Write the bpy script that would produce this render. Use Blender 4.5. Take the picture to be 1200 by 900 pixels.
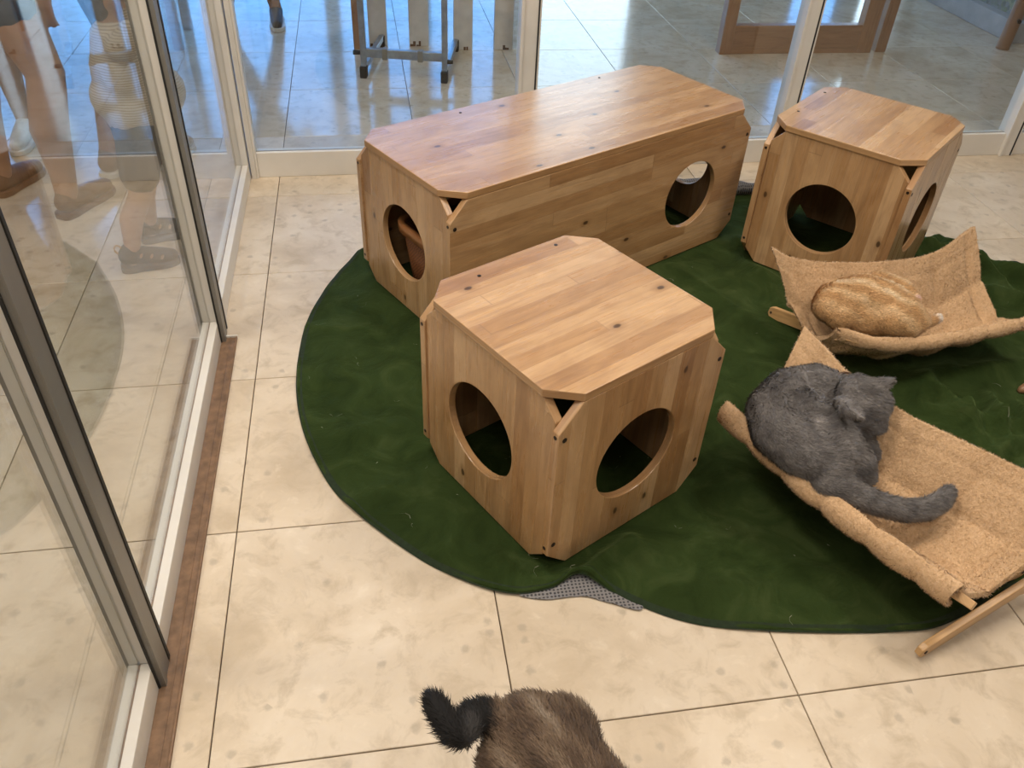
import bpy, bmesh, math, random
import numpy as np
from mathutils import Vector, Matrix, noise

for o in list(bpy.data.objects): bpy.data.objects.remove(o, do_unlink=True)
scene = bpy.context.scene
COL = scene.collection
PI = math.pi
rng = np.random.default_rng(7)
random.seed(7)

# ------------------------------------------------------------------ camera
CAM = Vector((0.38422512, -0.83707411, 1.59820467))
FPX = 979.7368
RV = Vector((0.98649592, -0.15840408, 0.04164078))
UV_ = Vector((0.06817001, 0.62827331, 0.77500032))
DV = Vector((0.148925, 0.761696, -0.63058747))
cd = bpy.data.cameras.new('camera')
cd.sensor_fit = 'HORIZONTAL'; cd.sensor_width = 36.0; cd.lens = FPX / 1200 * 36
cd.clip_start = 0.02; cd.clip_end = 100
cam = bpy.data.objects.new('camera', cd); COL.objects.link(cam)
m3 = Matrix((RV, UV_, -DV)).transposed()
cam.matrix_world = Matrix.Translation(CAM) @ m3.to_4x4()
scene.camera = cam

def at(px, py, z=0.0):
    """point of the place seen at a pixel of the 1200x900 photograph, at height z"""
    v = DV + RV * ((px - 600) / FPX) - UV_ * ((py - 450) / FPX)
    return CAM + v * ((z - CAM.z) / v.z)

# ------------------------------------------------------------------ world, lights, exposure
w = bpy.data.worlds.new('world'); scene.world = w; w.use_nodes = True
bg = w.node_tree.nodes['Background']
bg.inputs[0].default_value = (0.62, 0.82, 1.0, 1); bg.inputs[1].default_value = 5.5
scene.view_settings.view_transform = 'Standard'
try: scene.view_settings.look = 'None'
except Exception: pass
scene.view_settings.gamma = 1.0
scene.view_settings.use_curve_mapping = False
scene.view_settings.exposure = -0.12
CEIL = 2.9
LAMPS = [(0.1, -1.3), (2.3, -1.3), (0.1, 0.45), (2.3, 0.45), (0.1, 2.1), (2.3, 2.1), (-2.0, -1.3), (-2.0, 0.45)]
for i, (lx, ly) in enumerate(LAMPS):
    ld = bpy.data.lights.new('ceiling_lamp_light', 'AREA'); ld.shape = 'RECTANGLE'
    ld.size = 0.55; ld.size_y = 0.55; ld.energy = 14 if ly < -1 else (34 if ly < 1 else 15); ld.color = (1.0, 0.895, 0.775)
    lo = bpy.data.objects.new('ceiling_lamp_light', ld); lo.location = (lx, ly, CEIL - 0.07); COL.objects.link(lo)

# ------------------------------------------------------------------ materials
class NT:
    def __init__(s, name):
        s.m = bpy.data.materials.new(name); s.m.use_nodes = True
        s.t = s.m.node_tree; s.t.nodes.clear()
        s.out = s.n('ShaderNodeOutputMaterial'); s.b = s.n('ShaderNodeBsdfPrincipled')
        s.l(s.b.outputs[0], s.out.inputs[0])
    def n(s, t, **k):
        x = s.t.nodes.new(t)
        for a, b in k.items(): setattr(x, a, b)
        return x
    def l(s, a, b): s.t.links.new(a, b)
    def v(s, x, val):
        if hasattr(val, 'is_linked') or hasattr(val, 'links'): s.l(val, x)
        else: x.default_value = val
    def math(s, op, a, b=0.0, c=None, clamp=False):
        x = s.n('ShaderNodeMath', operation=op, use_clamp=clamp); s.v(x.inputs[0], a); s.v(x.inputs[1], b)
        if c is not None: s.v(x.inputs[2], c)
        return x.outputs[0]
    def vmath(s, op, a, b):
        x = s.n('ShaderNodeVectorMath', operation=op); s.v(x.inputs[0], a); s.v(x.inputs[1], b); return x.outputs[0]
    def noise(s, vec, scale, detail=4, rough=.55, dist=0.0):
        x = s.n('ShaderNodeTexNoise'); s.l(vec, x.inputs['Vector'])
        x.inputs['Scale'].default_value = scale; x.inputs['Detail'].default_value = detail
        x.inputs['Roughness'].default_value = rough; x.inputs['Distortion'].default_value = dist
        return x.outputs[0]
    def ramp(s, f, stops, interp='LINEAR'):
        x = s.n('ShaderNodeValToRGB'); s.l(f, x.inputs[0]); e = x.color_ramp; e.interpolation = interp
        while len(e.elements) < len(stops): e.elements.new(.5)
        for el, (p, c) in zip(e.elements, stops):
            el.position = p; el.color = (c[0], c[1], c[2], 1) if hasattr(c, '__len__') else (c, c, c, 1)
        return x.outputs[0]
    def mix(s, f, a, b, mode='MIX'):
        x = s.n('ShaderNodeMix', data_type='RGBA', blend_type=mode); s.v(x.inputs[0], f)
        for i, q in ((6, a), (7, b)):
            if isinstance(q, tuple): x.inputs[i].default_value = (*q[:3], 1)
            else: s.l(q, x.inputs[i])
        return x.outputs[2]
    def bump(s, h, strength=.3, dist=.01, prev=None):
        x = s.n('ShaderNodeBump'); s.l(h, x.inputs['Height']); x.inputs['Strength'].default_value = strength
        x.inputs['Distance'].default_value = dist
        if prev is not None: s.l(prev, x.inputs['Normal'])
        return x.outputs[0]
    def set(s, **k):
        for a, b in k.items():
            i = s.b.inputs[a.replace('_', ' ')]
            if isinstance(b, tuple): i.default_value = (*b[:3], 1)
            else: s.v(i, b)
        return s

def plain(name, col, rough=.5, metal=0.0, var=.12, scale=30, bump=0.0):
    t = NT(name); tc = t.n('ShaderNodeTexCoord').outputs['Object']
    f = t.noise(tc, scale, 4)
    c0 = tuple(x * (1 - var) for x in col); c1 = tuple(min(1, x * (1 + var)) for x in col)
    c = t.ramp(f, [(.3, c0), (.7, c1)])
    t.set(Base_Color=c, Roughness=rough, Metallic=metal)
    if bump: t.l(t.bump(f, bump, .004), t.b.inputs['Normal'])
    return t.m

def wood_mat(name, cols, stave=.046, seglen=.85, rough=.27, knots=True):
    t = NT(name)
    uv = t.n('ShaderNodeUVMap').outputs[0]
    rnd = t.n('ShaderNodeObjectInfo').outputs['Random']
    off = t.n('ShaderNodeCombineXYZ'); t.l(t.math('MULTIPLY', rnd, 17.3), off.inputs[0]); t.l(t.math('MULTIPLY', rnd, 29.7), off.inputs[1])
    vec = t.vmath('ADD', uv, off.outputs[0])
    sp = t.n('ShaderNodeSeparateXYZ'); t.l(vec, sp.inputs[0]); u, v = sp.outputs[0], sp.outputs[1]
    row = t.math('FLOOR', t.math('DIVIDE', v, stave))
    wn = t.n('ShaderNodeTexWhiteNoise', noise_dimensions='1D'); t.l(row, wn.inputs['W'])
    u2 = t.math('ADD', t.math('DIVIDE', u, seglen), t.math('MULTIPLY', wn.outputs[0], 7.0))
    seg = t.math('FLOOR', u2)
    cmb = t.n('ShaderNodeCombineXYZ'); t.l(row, cmb.inputs[0]); t.l(seg, cmb.inputs[1])
    wn2 = t.n('ShaderNodeTexWhiteNoise', noise_dimensions='2D'); t.l(cmb.outputs[0], wn2.inputs['Vector'])
    n = len(cols)
    base = t.ramp(wn2.outputs[0], [(i / (n - 1), c) for i, c in enumerate(cols)])
    # grain stretched along u, shifted for every stave
    g = t.n('ShaderNodeCombineXYZ'); t.l(t.math('ADD', t.math('MULTIPLY', u, 2.2), t.math('MULTIPLY', wn2.outputs[0], 31)), g.inputs[0]); t.l(t.math('MULTIPLY', v, 34), g.inputs[1])
    gr = t.noise(g.outputs[0], 2.0, 7, .62, .7)
    col = t.mix(1.0, base, t.ramp(gr, [(.25, (.74, .70, .66)), (.5, (1, 1, 1)), (.8, (1.12, 1.1, 1.06))]), 'MULTIPLY')
    # broad figure
    g2 = t.n('ShaderNodeCombineXYZ'); t.l(t.math('MULTIPLY', u, 3.0), g2.inputs[0]); t.l(t.math('MULTIPLY', v, 9), g2.inputs[1])
    fg = t.noise(g2.outputs[0], 1.6, 3, .5, 1.5)
    col = t.mix(1.0, col, t.ramp(fg, [(.3, (.84, .80, .76)), (.6, (1.03, 1.03, 1.02))]), 'MULTIPLY')
    # joint lines between the glued staves
    fr = t.math('FRACT', t.math('DIVIDE', v, stave)); edge = t.math('LESS_THAN', fr, .022)
    fu = t.math('LESS_THAN', t.math('FRACT', u2), .004)
    col = t.mix(t.math('MULTIPLY', t.math('MAXIMUM', edge, fu), .32), col, (.16, .085, .035))
    if knots:
        kv = t.n('ShaderNodeCombineXYZ'); t.l(t.math('MULTIPLY', u, 5.0), kv.inputs[0]); t.l(t.math('MULTIPLY', v, 8.5), kv.inputs[1])
        vo = t.n('ShaderNodeTexVoronoi', voronoi_dimensions='2D'); t.l(t.vmath('ADD', kv.outputs[0], (0, 0, 0)), vo.inputs['Vector']); vo.inputs['Scale'].default_value = 1.0
        sc = t.n('ShaderNodeSeparateColor'); t.l(vo.outputs['Color'], sc.inputs[0])
        on = t.math('GREATER_THAN', sc.outputs[0], .74)
        d = t.math('ADD', vo.outputs['Distance'], t.math('MULTIPLY', t.math('SUBTRACT', gr, .5), .05))
        k1 = t.math('MULTIPLY', t.ramp(d, [(.04, 1.0), (.065, 0.0)]), on)
        k2 = t.math('MULTIPLY', t.ramp(d, [(.05, .55), (.17, 0.0)]), on)
        col = t.mix(k2, col, (.27, .135, .05)); col = t.mix(t.math('MULTIPLY', k1, .85), col, (.05, .022, .01))
    t.set(Base_Color=col, Roughness=t.ramp(gr, [(.2, rough + .08), (.8, rough - .04)]), Specular_IOR_Level=.5, Coat_Weight=.35, Coat_Roughness=.28)
    t.l(t.bump(t.math('SUBTRACT', gr, t.math('MULTIPLY', edge, .6)), .12, .002), t.b.inputs['Normal'])
    return t.m

WOODC = [(.37, .198, .086), (.47, .278, .132), (.53, .328, .168), (.42, .238, .108), (.58, .375, .202), (.49, .292, .142)]
M = {}
M['wood'] = wood_mat('laminated_wood', WOODC)
M['wood_leg'] = wood_mat('pale_wood', [(.50, .29, .12), (.58, .36, .16), (.54, .32, .14)], .2, 3, .5, False)
M['wood_red'] = wood_mat('red_brown_wood', [(.27, .145, .075), (.31, .17, .09), (.29, .155, .08)], .3, 3, .45, False)
M['screw'] = plain('dark_screw', (.035, .025, .02), .4, .6)

def tile_mat(name, ra, rb):
    t = NT(name)
    g = t.n('ShaderNodeNewGeometry').outputs['Position']
    rnd = t.n('ShaderNodeObjectInfo').outputs['Random']
    off = t.n('ShaderNodeCombineXYZ')
    t.l(t.math('MULTIPLY', rnd, 37.0), off.inputs[0]); t.l(t.math('MULTIPLY', rnd, 91.0), off.inputs[1])
    vec = t.vmath('ADD', g, off.outputs[0])
    f1 = t.noise(vec, 3.2, 6, .6, .6); f2 = t.noise(vec, 14, 6, .65, .5); f3 = t.noise(vec, 60, 3, .6)
    col = t.ramp(f1, [(.28, (.50, .405, .29)), (.48, (.62, .52, .395)), (.72, (.71, .62, .50))])
    col = t.mix(t.ramp(f2, [(.33, .75), (.50, 0.0)]), col, (.47, .38, .27))
    col = t.mix(t.ramp(f2, [(.6, 0.0), (.75, .45)]), col, (.80, .71, .58))
    vo = t.n('ShaderNodeTexVoronoi', voronoi_dimensions='2D'); t.l(t.vmath('ADD', vec, (0, 0, 0)), vo.inputs['Vector']); vo.inputs['Scale'].default_value = 17
    sc = t.n('ShaderNodeSeparateColor'); t.l(vo.outputs['Color'], sc.inputs[0])
    dd = t.math('ADD', vo.outputs['Distance'], t.math('MULTIPLY', t.math('SUBTRACT', f3, .5), .35))
    spot = t.math('MULTIPLY', t.ramp(dd, [(.08, 1.0), (.22, 0.0)]), t.math('GREATER_THAN', sc.outputs[0], .86))
    col = t.mix(t.math('MULTIPLY', spot, .55), col, (.36, .30, .23))
    col = t.mix(1.0, col, t.ramp(rnd, [(0, (.95, .95, .95)), (1, (1.03, 1.02, 1.0))]), 'MULTIPLY')
    t.set(Base_Color=col, Roughness=t.ramp(f2, [(.3, ra), (.7, rb)]), Specular_IOR_Level=.5)
    t.l(t.bump(f2, .05, .003), t.b.inputs['Normal'])
    return t.m
M['tile'] = tile_mat('polished_travertine_tile', .17, .10)
M['tile_worn'] = tile_mat('worn_travertine_tile', .50, .36)
M['grout'] = plain('dark_grout', (.055, .035, .022), .9)
M['alu'] = plain('cream_painted_aluminium', (.70, .665, .605), .42, 0, .05, 6)
M['alu_grey'] = plain('grey_aluminium', (.22, .21, .19), .4, .25, .06, 8)
M['gasket'] = plain('black_gasket', (.015, .015, .015), .6)
M['rust'] = plain('dirty_groove', (.20, .10, .05), .9, 0, .5, 60)
M['track'] = plain('brown_floor_track', (.20, .118, .066), .6, 0, .3, 40)
M['wallpaint'] = plain('wall_paint', (.30, .285, .265), .8, 0, .05, 3)
M['darkpaint'] = plain('dark_brown_paint', (.10, .085, .072), .8, 0, .1, 3)
M['ceil'] = plain('ceiling_paint', (.72, .69, .64), .9, 0, .03, 3)

def glass_mat(name, tint=(.97, .985, .98), extra=0.0):
    t = NT(name); t.t.nodes.remove(t.b)
    g = t.n('ShaderNodeNewGeometry')
    dot = t.n('ShaderNodeVectorMath', operation='DOT_PRODUCT'); t.l(g.outputs['Normal'], dot.inputs[0]); t.l(g.outputs['Incoming'], dot.inputs[1])
    c = t.math('SUBTRACT', 1.0, t.math('ABSOLUTE', dot.outputs['Value']), clamp=True)
    f = t.math('ADD', t.math('MULTIPLY', t.math('POWER', c, 5.0), .96), .04 + extra, clamp=True)
    tr = t.n('ShaderNodeBsdfTransparent'); tr.inputs[0].default_value = (*tint, 1)
    gl = t.n('ShaderNodeBsdfGlossy'); gl.inputs['Roughness'].default_value = 0.0; gl.inputs[0].default_value = (1, 1, 1, 1)
    mx = t.n('ShaderNodeMixShader'); t.l(f, mx.inputs[0]); t.l(tr.outputs[0], mx.inputs[1]); t.l(gl.outputs[0], mx.inputs[2])
    t.l(mx.outputs[0], t.out.inputs[0])
    return t.m
M['glass'] = glass_mat('clear_glass')
M['blue_glass'] = glass_mat('blue_tinted_glass', (.42, .66, .92))

def velvet():
    t = NT('green_velvet'); g = t.n('ShaderNodeTexCoord').outputs['Object']
    f = t.noise(g, 7, 5, .6, 1.2); f2 = t.noise(g, 170, 3, .6)
    col = t.ramp(f, [(.3, (.015, .027, .006)), (.55, (.026, .044, .011)), (.75, (.046, .066, .021))])
    t.set(Base_Color=col, Roughness=.95, Sheen_Weight=.35, Sheen_Roughness=.4, Specular_IOR_Level=.1)
    t.b.inputs['Sheen Tint'].default_value = (.30, .42, .16, 1)
    t.l(t.bump(f2, .35, .003, t.bump(f, .5, .02)), t.b.inputs['Normal'])
    return t.m
M['velvet'] = velvet()
M['hem'] = plain('dark_green_hem', (.012, .024, .008), .95, 0, .3, 90)
def lining():
    t = NT('grey_dotted_lining'); g = t.n('ShaderNodeTexCoord').outputs['Object']
    vo = t.n('ShaderNodeTexVoronoi'); t.l(g, vo.inputs['Vector']); vo.voronoi_dimensions = '2D'; vo.inputs['Scale'].default_value = 110; vo.inputs['Randomness'].default_value = .15
    d = t.ramp(vo.outputs['Distance'], [(.26, (.045, .045, .05)), (.36, (.215, .205, .205))])
    t.set(Base_Color=d, Roughness=.9); return t.m
M['lining'] = lining()

def plush():
    t = NT('caramel_plush'); g = t.n('ShaderNodeTexCoord').outputs['Object']
    f = t.noise(g, 130, 4, .65); f2 = t.noise(g, 9, 3)
    col = t.ramp(f, [(.3, (.50, .32, .17)), (.6, (.66, .45, .27))])
    col = t.mix(1.0, col, t.ramp(f2, [(.3, (.9, .88, .85)), (.7, (1.05, 1.05, 1.05))]), 'MULTIPLY')
    t.set(Base_Color=col, Roughness=.95, Sheen_Weight=.25, Sheen_Roughness=.5, Specular_IOR_Level=.1)
    t.b.inputs['Sheen Tint'].default_value = (1, .85, .65, 1)
    t.l(t.bump(f, .6, .006), t.b.inputs['Normal']); return t.m
M['plush'] = plush()

def colattr(name, rough=.7, sheen=.15):
    t = NT(name); a = t.n('ShaderNodeVertexColor', layer_name='col')
    g = t.n('ShaderNodeTexCoord').outputs['Object']; f = t.noise(g, 220, 2)
    c = t.mix(1.0, a.outputs[0], t.ramp(f, [(.25, (.8, .8, .8)), (.75, (1.15, 1.15, 1.15))]), 'MULTIPLY')
    t.set(Base_Color=c, Roughness=rough, Specular_IOR_Level=.25, Sheen_Weight=sheen, Sheen_Roughness=.5)
    return t.m
M['fur'] = colattr('cat_fur')
def skin_mat(name, col):
    t = NT(name); g = t.n('ShaderNodeTexCoord').outputs['Object']; f = t.noise(g, 12, 3)
    c = t.ramp(f, [(.3, tuple(x * .88 for x in col)), (.7, tuple(x * 1.08 for x in col))])
    t.set(Base_Color=c, Roughness=.55, Subsurface_Weight=.08); t.b.inputs['Subsurface Radius'].default_value = (.02, .008, .004)
    return t.m
M['skin'] = skin_mat('skin', (.36, .19, .115))
M['skin2'] = skin_mat('skin_light', (.46, .27, .18))
M['denim'] = plain('dark_denim', (.022, .033, .055), .9, 0, .25, 60)
M['navy'] = plain('dark_shorts_cloth', (.022, .024, .03), .9, 0, .2, 60)
M['hair'] = plain('dark_hair', (.018, .012, .009), .6, 0, .3, 90)
M['shoe_brown'] = plain('brown_leather', (.13, .062, .03), .5, 0, .25, 30)
M['shoe_black'] = plain('black_canvas', (.014, .014, .016), .7, 0, .2, 60)
M['sole_white'] = plain('white_rubber', (.62, .61, .58), .6)
M['sole_grey'] = plain('grey_rubber', (.05, .05, .052), .7)
M['shirt_grey'] = plain('grey_cotton', (.16, .17, .19), .9)
M['eye'] = plain('dark_eye', (.01, .01, .01), .1)
def striped():
    t = NT('striped_jersey'); g = t.n('ShaderNodeTexCoord').outputs['Object']
    sp = t.n('ShaderNodeSeparateXYZ'); t.l(g, sp.inputs[0])
    s = t.math('SINE', t.math('MULTIPLY', t.math('ADD', sp.outputs[2], t.math('MULTIPLY', t.noise(g, 6), .012)), 2 * PI / .0075))
    c = t.ramp(t.math('ADD', t.math('MULTIPLY', s, .5), .5), [(.2, (.36, .30, .23)), (.5, (.58, .51, .42))])
    t.set(Base_Color=c, Roughness=.9); return t.m
M['striped'] = striped()
M['steel'] = plain('galvanised_steel', (.30, .33, .36), .38, .7, .2, 25)
M['rubber'] = plain('black_rubber', (.012, .012, .012), .7)
M['whitewood'] = plain('worn_white_paint', (.56, .53, .49), .6, 0, .12, 14)
M['chip'] = plain('bare_chipped_wood', (.10, .05, .025), .8)
M['stone'] = plain('grey_stone_plinth', (.42, .42, .42), .7, 0, .12, 10)
def mural():
    t = NT('green_grey_mosaic_wall'); g = t.n('ShaderNodeTexCoord').outputs['Object']
    vo = t.n('ShaderNodeTexVoronoi'); t.l(g, vo.inputs['Vector']); vo.inputs['Scale'].default_value = 34
    sc = t.n('ShaderNodeSeparateColor'); t.l(vo.outputs['Color'], sc.inputs[0])
    c = t.ramp(sc.outputs[0], [(.2, (.20, .21, .19)), (.5, (.30, .31, .31)), (.75, (.20, .24, .12)), (.95, (.36, .37, .26))])
    t.set(Base_Color=c, Roughness=.6); return t.m
M['mural'] = mural()
def wicker():
    t = NT('brown_woven_plastic'); g = t.n('ShaderNodeTexCoord').outputs['Object']
    x = t.n('ShaderNodeTexChecker'); t.l(g, x.inputs[0]); x.inputs['Scale'].default_value = 160
    x.inputs[1].default_value = (.22, .085, .03, 1); x.inputs[2].default_value = (.10, .036, .014, 1)
    t.set(Base_Color=x.outputs[0], Roughness=.5); t.l(t.bump(x.outputs[1], .5, .003), t.b.inputs['Normal']); return t.m
M['wicker'] = wicker()
M['brown_plastic'] = plain('brown_plastic', (.36, .15, .052), .38)
def lampmat():
    t = NT('lamp_diffuser'); t.set(Base_Color=(.9, .88, .84), Roughness=.6)
    t.b.inputs['Emission Color'].default_value = (1, .86, .68, 1); t.b.inputs['Emission Strength'].default_value = 2.0
    return t.m
M['lamp'] = lampmat()

# ------------------------------------------------------------------ helpers
def link(name, me, mat, parent=None, mw=None, smooth=False):
    o = bpy.data.objects.new(name, me); COL.objects.link(o)
    if mat is not None:
        me.materials.clear(); me.materials.append(M[mat] if isinstance(mat, str) else mat)
    if smooth: me.polygons.foreach_set('use_smooth', [True] * len(me.polygons))
    if parent is not None: o.parent = parent
    if mw is not None: o.matrix_local = mw
    return o
def obj(name, bm, mat, parent=None, mw=None, smooth=False, bevel=0.0, seg=2):
    me = bpy.data.meshes.new(name); bmesh.ops.recalc_face_normals(bm, faces=bm.faces); bm.to_mesh(me); bm.free()
    o = link(name, me, mat, parent, mw, smooth)
    if bevel:
        b = o.modifiers.new('bevel', 'BEVEL'); b.width = bevel; b.segments = seg; b.limit_method = 'ANGLE'; b.angle_limit = .6
    return o
def thing(name, label, cat, loc=(0, 0, 0), rz=0.0, group=None):
    o = bpy.data.objects.new(name, None); COL.objects.link(o); o.empty_display_size = .1
    o.location = loc; o.rotation_euler = (0, 0, rz); o['label'] = label; o['category'] = cat
    if group: o['group'] = group
    return o
def tag(o, label, cat, group=None):
    o['label'] = label; o['category'] = cat
    if group: o['group'] = group
    return o
def struct(o, label=None):
    o['kind'] = 'structure'
    if label: o['label'] = label
    return o
def uvbox(bm, axis='x'):
    """planar uv in metres; axis = grain direction"""
    lay = bm.loops.layers.uv.verify()
    for f in bm.faces:
        n = f.normal
        for lp in f.loops:
            c = lp.vert.co
            a = {'x': 0, 'y': 1, 'z': 2}[axis]
            rest = [i for i in range(3) if i != a]
            k = rest[0] if abs(n[rest[0]]) < abs(n[rest[1]]) else rest[1]
            lp[lay].uv = (c[a], c[k] + .013 * (n[rest[0]] > .5))
def boxbm(x0, x1, y0, y1, z0, z1, bm=None):
    bm = bm or bmesh.new()
    r = bmesh.ops.create_cube(bm, size=1)
    for v in r['verts']:
        v.co = Vector((x0 + (v.co.x + .5) * (x1 - x0), y0 + (v.co.y + .5) * (y1 - y0), z0 + (v.co.z + .5) * (z1 - z0)))
    return bm
def box(name, d, mat, parent=None, bevel=.0015, mw=None, grain=None):
    bm = boxbm(*d)
    if grain: bm.normal_update(); uvbox(bm, grain)
    return obj(name, bm, mat, parent, mw, bevel=bevel)
def cylbm(p0, p1, r0, r1=None, n=16, bm=None):
    bm = bm or bmesh.new(); p0 = Vector(p0); p1 = Vector(p1); d = p1 - p0
    q = d.to_track_quat('Z', 'Y').to_matrix().to_4x4()
    bmesh.ops.create_cone(bm, cap_ends=True, segments=n, radius1=r0, radius2=r0 if r1 is None else r1, depth=d.length,
                          matrix=Matrix.Translation((p0 + p1) / 2) @ q)
    return bm
def catmull(pts, n):
    P = [np.array(p, float) for p in pts]; P = [2 * P[0] - P[1]] + P + [2 * P[-1] - P[-2]]
    out = []
    for i in range(1, len(P) - 2):
        for k in range(n):
            t = k / n
            out.append(.5 * (2 * P[i] + (P[i + 1] - P[i - 1]) * t + (2 * P[i - 1] - 5 * P[i] + 4 * P[i + 1] - P[i + 2]) * t * t + (3 * P[i] - P[i - 1] - 3 * P[i + 1] + P[i + 2]) * t ** 3))
    out.append(P[-2]); return out
def tubebm(pts, rad, n=10, bm=None, flat=1.0):
    """tube along points; rad number or list"""
    bm = bm or bmesh.new(); pts = [Vector(p[:3]) for p in pts]; rings = []
    up = Vector((0, 0, 1))
    for i, p in enumerate(pts):
        d = (pts[min(i + 1, len(pts) - 1)] - pts[max(i - 1, 0)]).normalized()
        s = d.cross(up)
        if s.length < 1e-4: s = Vector((1, 0, 0))
        s.normalize(); t = s.cross(d)
        r = rad if not hasattr(rad, '__len__') else rad[i]
        rings.append([bm.verts.new(p + (s * math.cos(a) + t * math.sin(a) * flat) * r) for a in [2 * PI * k / n for k in range(n)]])
    for a, b in zip(rings, rings[1:]):
        for k in range(n): bm.faces.new((a[k], a[(k + 1) % n], b[(k + 1) % n], b[k]))
    bm.faces.new(rings[0]); bm.faces.new(rings[-1][::-1])
    return bm
def _ico(sub):
    bm = bmesh.new(); bmesh.ops.create_icosphere(bm, subdivisions=sub, radius=1); bm.verts.ensure_lookup_table()
    v = np.array([w_.co[:] for w_ in bm.verts]); f = np.array([[w_.index for w_ in q.verts] for q in bm.faces]); bm.free(); return v, f
ICO2, ICO3 = _ico(2), _ico(3)
def blob(name, chains, voxel=.008, smooth=6, ell=()):
    """one continuous skin over chains of (x,y,z,r) balls and ellipsoids (matrix)"""
    VV, FF, nv = [], [], 0
    for ch in chains:
        for a, b in zip(ch, ch[1:]) if len(ch) > 1 else [(ch[0], ch[0])]:
            a = np.array(a, float); b = np.array(b, float); L = np.linalg.norm(a[:3] - b[:3])
            n = max(1, int(math.ceil(L / (.3 * max(.004, min(a[3], b[3]))))))
            for k in range(n + 1):
                q = a + (b - a) * k / n
                VV.append(ICO2[0] * q[3] + q[:3]); FF.append(ICO2[1] + nv); nv += len(ICO2[0])
    for mt in ell:
        m_ = np.array(mt); VV.append(ICO3[0] @ m_[:3, :3].T + m_[:3, 3]); FF.append(ICO3[1] + nv); nv += len(ICO3[0])
    me = bpy.data.meshes.new(name + '_raw'); me.from_pydata(np.vstack(VV), [], np.vstack(FF).tolist()); me.update()
    o = bpy.data.objects.new(name + '_raw', me); COL.objects.link(o)
    r = o.modifiers.new('r', 'REMESH'); r.mode = 'VOXEL'; r.voxel_size = voxel
    if smooth:
        s = o.modifiers.new('s', 'SMOOTH'); s.iterations = smooth; s.factor = .5
    dg = bpy.context.evaluated_depsgraph_get()
    out = bpy.data.meshes.new_from_object(o.evaluated_get(dg)); out.name = name
    bpy.data.objects.remove(o, do_unlink=True)
    return out
def ellm(c, r, rot=(0, 0, 0)):
    from mathutils import Euler
    return Matrix.Translation(c) @ Euler(rot).to_matrix().to_4x4() @ Matrix.Diagonal((*r, 1))
def mesh_np(me):
    nv = len(me.vertices); co = np.empty(nv * 3); me.vertices.foreach_get('co', co); co = co.reshape(-1, 3)
    no = np.empty(nv * 3); me.vertices.foreach_get('normal', no); no = no.reshape(-1, 3)
    me.calc_loop_triangles(); nt = len(me.loop_triangles); tri = np.empty(nt * 3, dtype=np.int32)
    me.loop_triangles.foreach_get('vertices', tri); return co, no, tri.reshape(-1, 3)
def set_col(me, cols):
    a = me.attributes.new('col', 'FLOAT_COLOR', 'POINT')
    c4 = np.ones((len(cols), 4)); c4[:, :3] = cols; a.data.foreach_set('color', c4.ravel())
def fur(name, parent, src, count, length, width, comb, colfn, lift=.5, mat='fur', lenfn=None, spread=.35, jitter=.18, keep=None):
    """short hairs rooted all over a mesh, one joined stuff part"""
    co, no, tri = mesh_np(src)
    A, B, C = co[tri[:, 0]], co[tri[:, 1]], co[tri[:, 2]]
    ar = np.linalg.norm(np.cross(B - A, C - A), axis=1)
    idx = rng.choice(len(tri), count, p=ar / ar.sum())
    r1 = np.sqrt(rng.random(count)); r2 = rng.random(count)
    wA, wB, wC = (1 - r1)[:, None], (r1 * (1 - r2))[:, None], (r1 * r2)[:, None]
    P = A[idx] * wA + B[idx] * wB + C[idx] * wC
    N = no[tri[idx, 0]] * wA + no[tri[idx, 1]] * wB + no[tri[idx, 2]] * wC
    N /= np.linalg.norm(N, axis=1)[:, None] + 1e-9
    if keep is not None:
        k = keep(P, N); P, N = P[k], N[k]; count = len(P)
    D = comb(P) if callable(comb) else np.tile(np.array(comb, float), (count, 1))
    D = D - N * np.sum(D * N, axis=1)[:, None]; D /= np.linalg.norm(D, axis=1)[:, None] + 1e-6
    G = D * (1 - lift) + N * lift + rng.normal(0, spread, (count, 3)); G /= np.linalg.norm(G, axis=1)[:, None]
    S = np.cross(G, N) + rng.normal(0, .2, (count, 3)); S /= np.linalg.norm(S, axis=1)[:, None] + 1e-6
    Ln = length * rng.uniform(.6, 1.25, count)
    if lenfn is not None: Ln = Ln * lenfn(P)
    Wd = width * rng.uniform(.7, 1.2, count)
    base = P - N * .0015
    mid = base + G * (Ln * .55)[:, None] + N * (Ln * .05)[:, None]; tip = base + G * Ln[:, None] * .98 + D * (Ln * .18)[:, None]
    V = np.stack([base - S * Wd[:, None] / 2, base + S * Wd[:, None] / 2, mid + S * Wd[:, None] * .35, mid - S * Wd[:, None] * .35, tip], axis=1).reshape(-1, 3)
    i0 = np.arange(count) * 5
    F3 = np.stack([i0, i0 + 1, i0 + 2, i0, i0 + 2, i0 + 3, i0 + 3, i0 + 2, i0 + 4], axis=1).reshape(-1)
    me = bpy.data.meshes.new(name); nf = count * 3
    me.vertices.add(count * 5); me.vertices.foreach_set('co', V.ravel())
    me.loops.add(nf * 3); me.loops.foreach_set('vertex_index', F3.astype(np.int32))
    me.polygons.add(nf); me.polygons.foreach_set('loop_start', np.arange(0, nf * 3, 3, dtype=np.int32))
    me.update(); me.validate()
    me.polygons.foreach_set('use_smooth', [True] * nf)
    NN = np.repeat(N * .62 + G * .2 + np.array([0, 0, .28]), 5, axis=0); NN /= np.linalg.norm(NN, axis=1)[:, None]
    me.normals_split_custom_set_from_vertices(NN.tolist())
    if colfn is not None:
        c = colfn(P) * (1 + rng.normal(0, jitter, (count, 1)))
        set_col(me, np.clip(np.repeat(c, 5, axis=0), 0, 1))
    o = link(name, me, mat, parent); o['kind'] = 'stuff'
    return o
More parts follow.
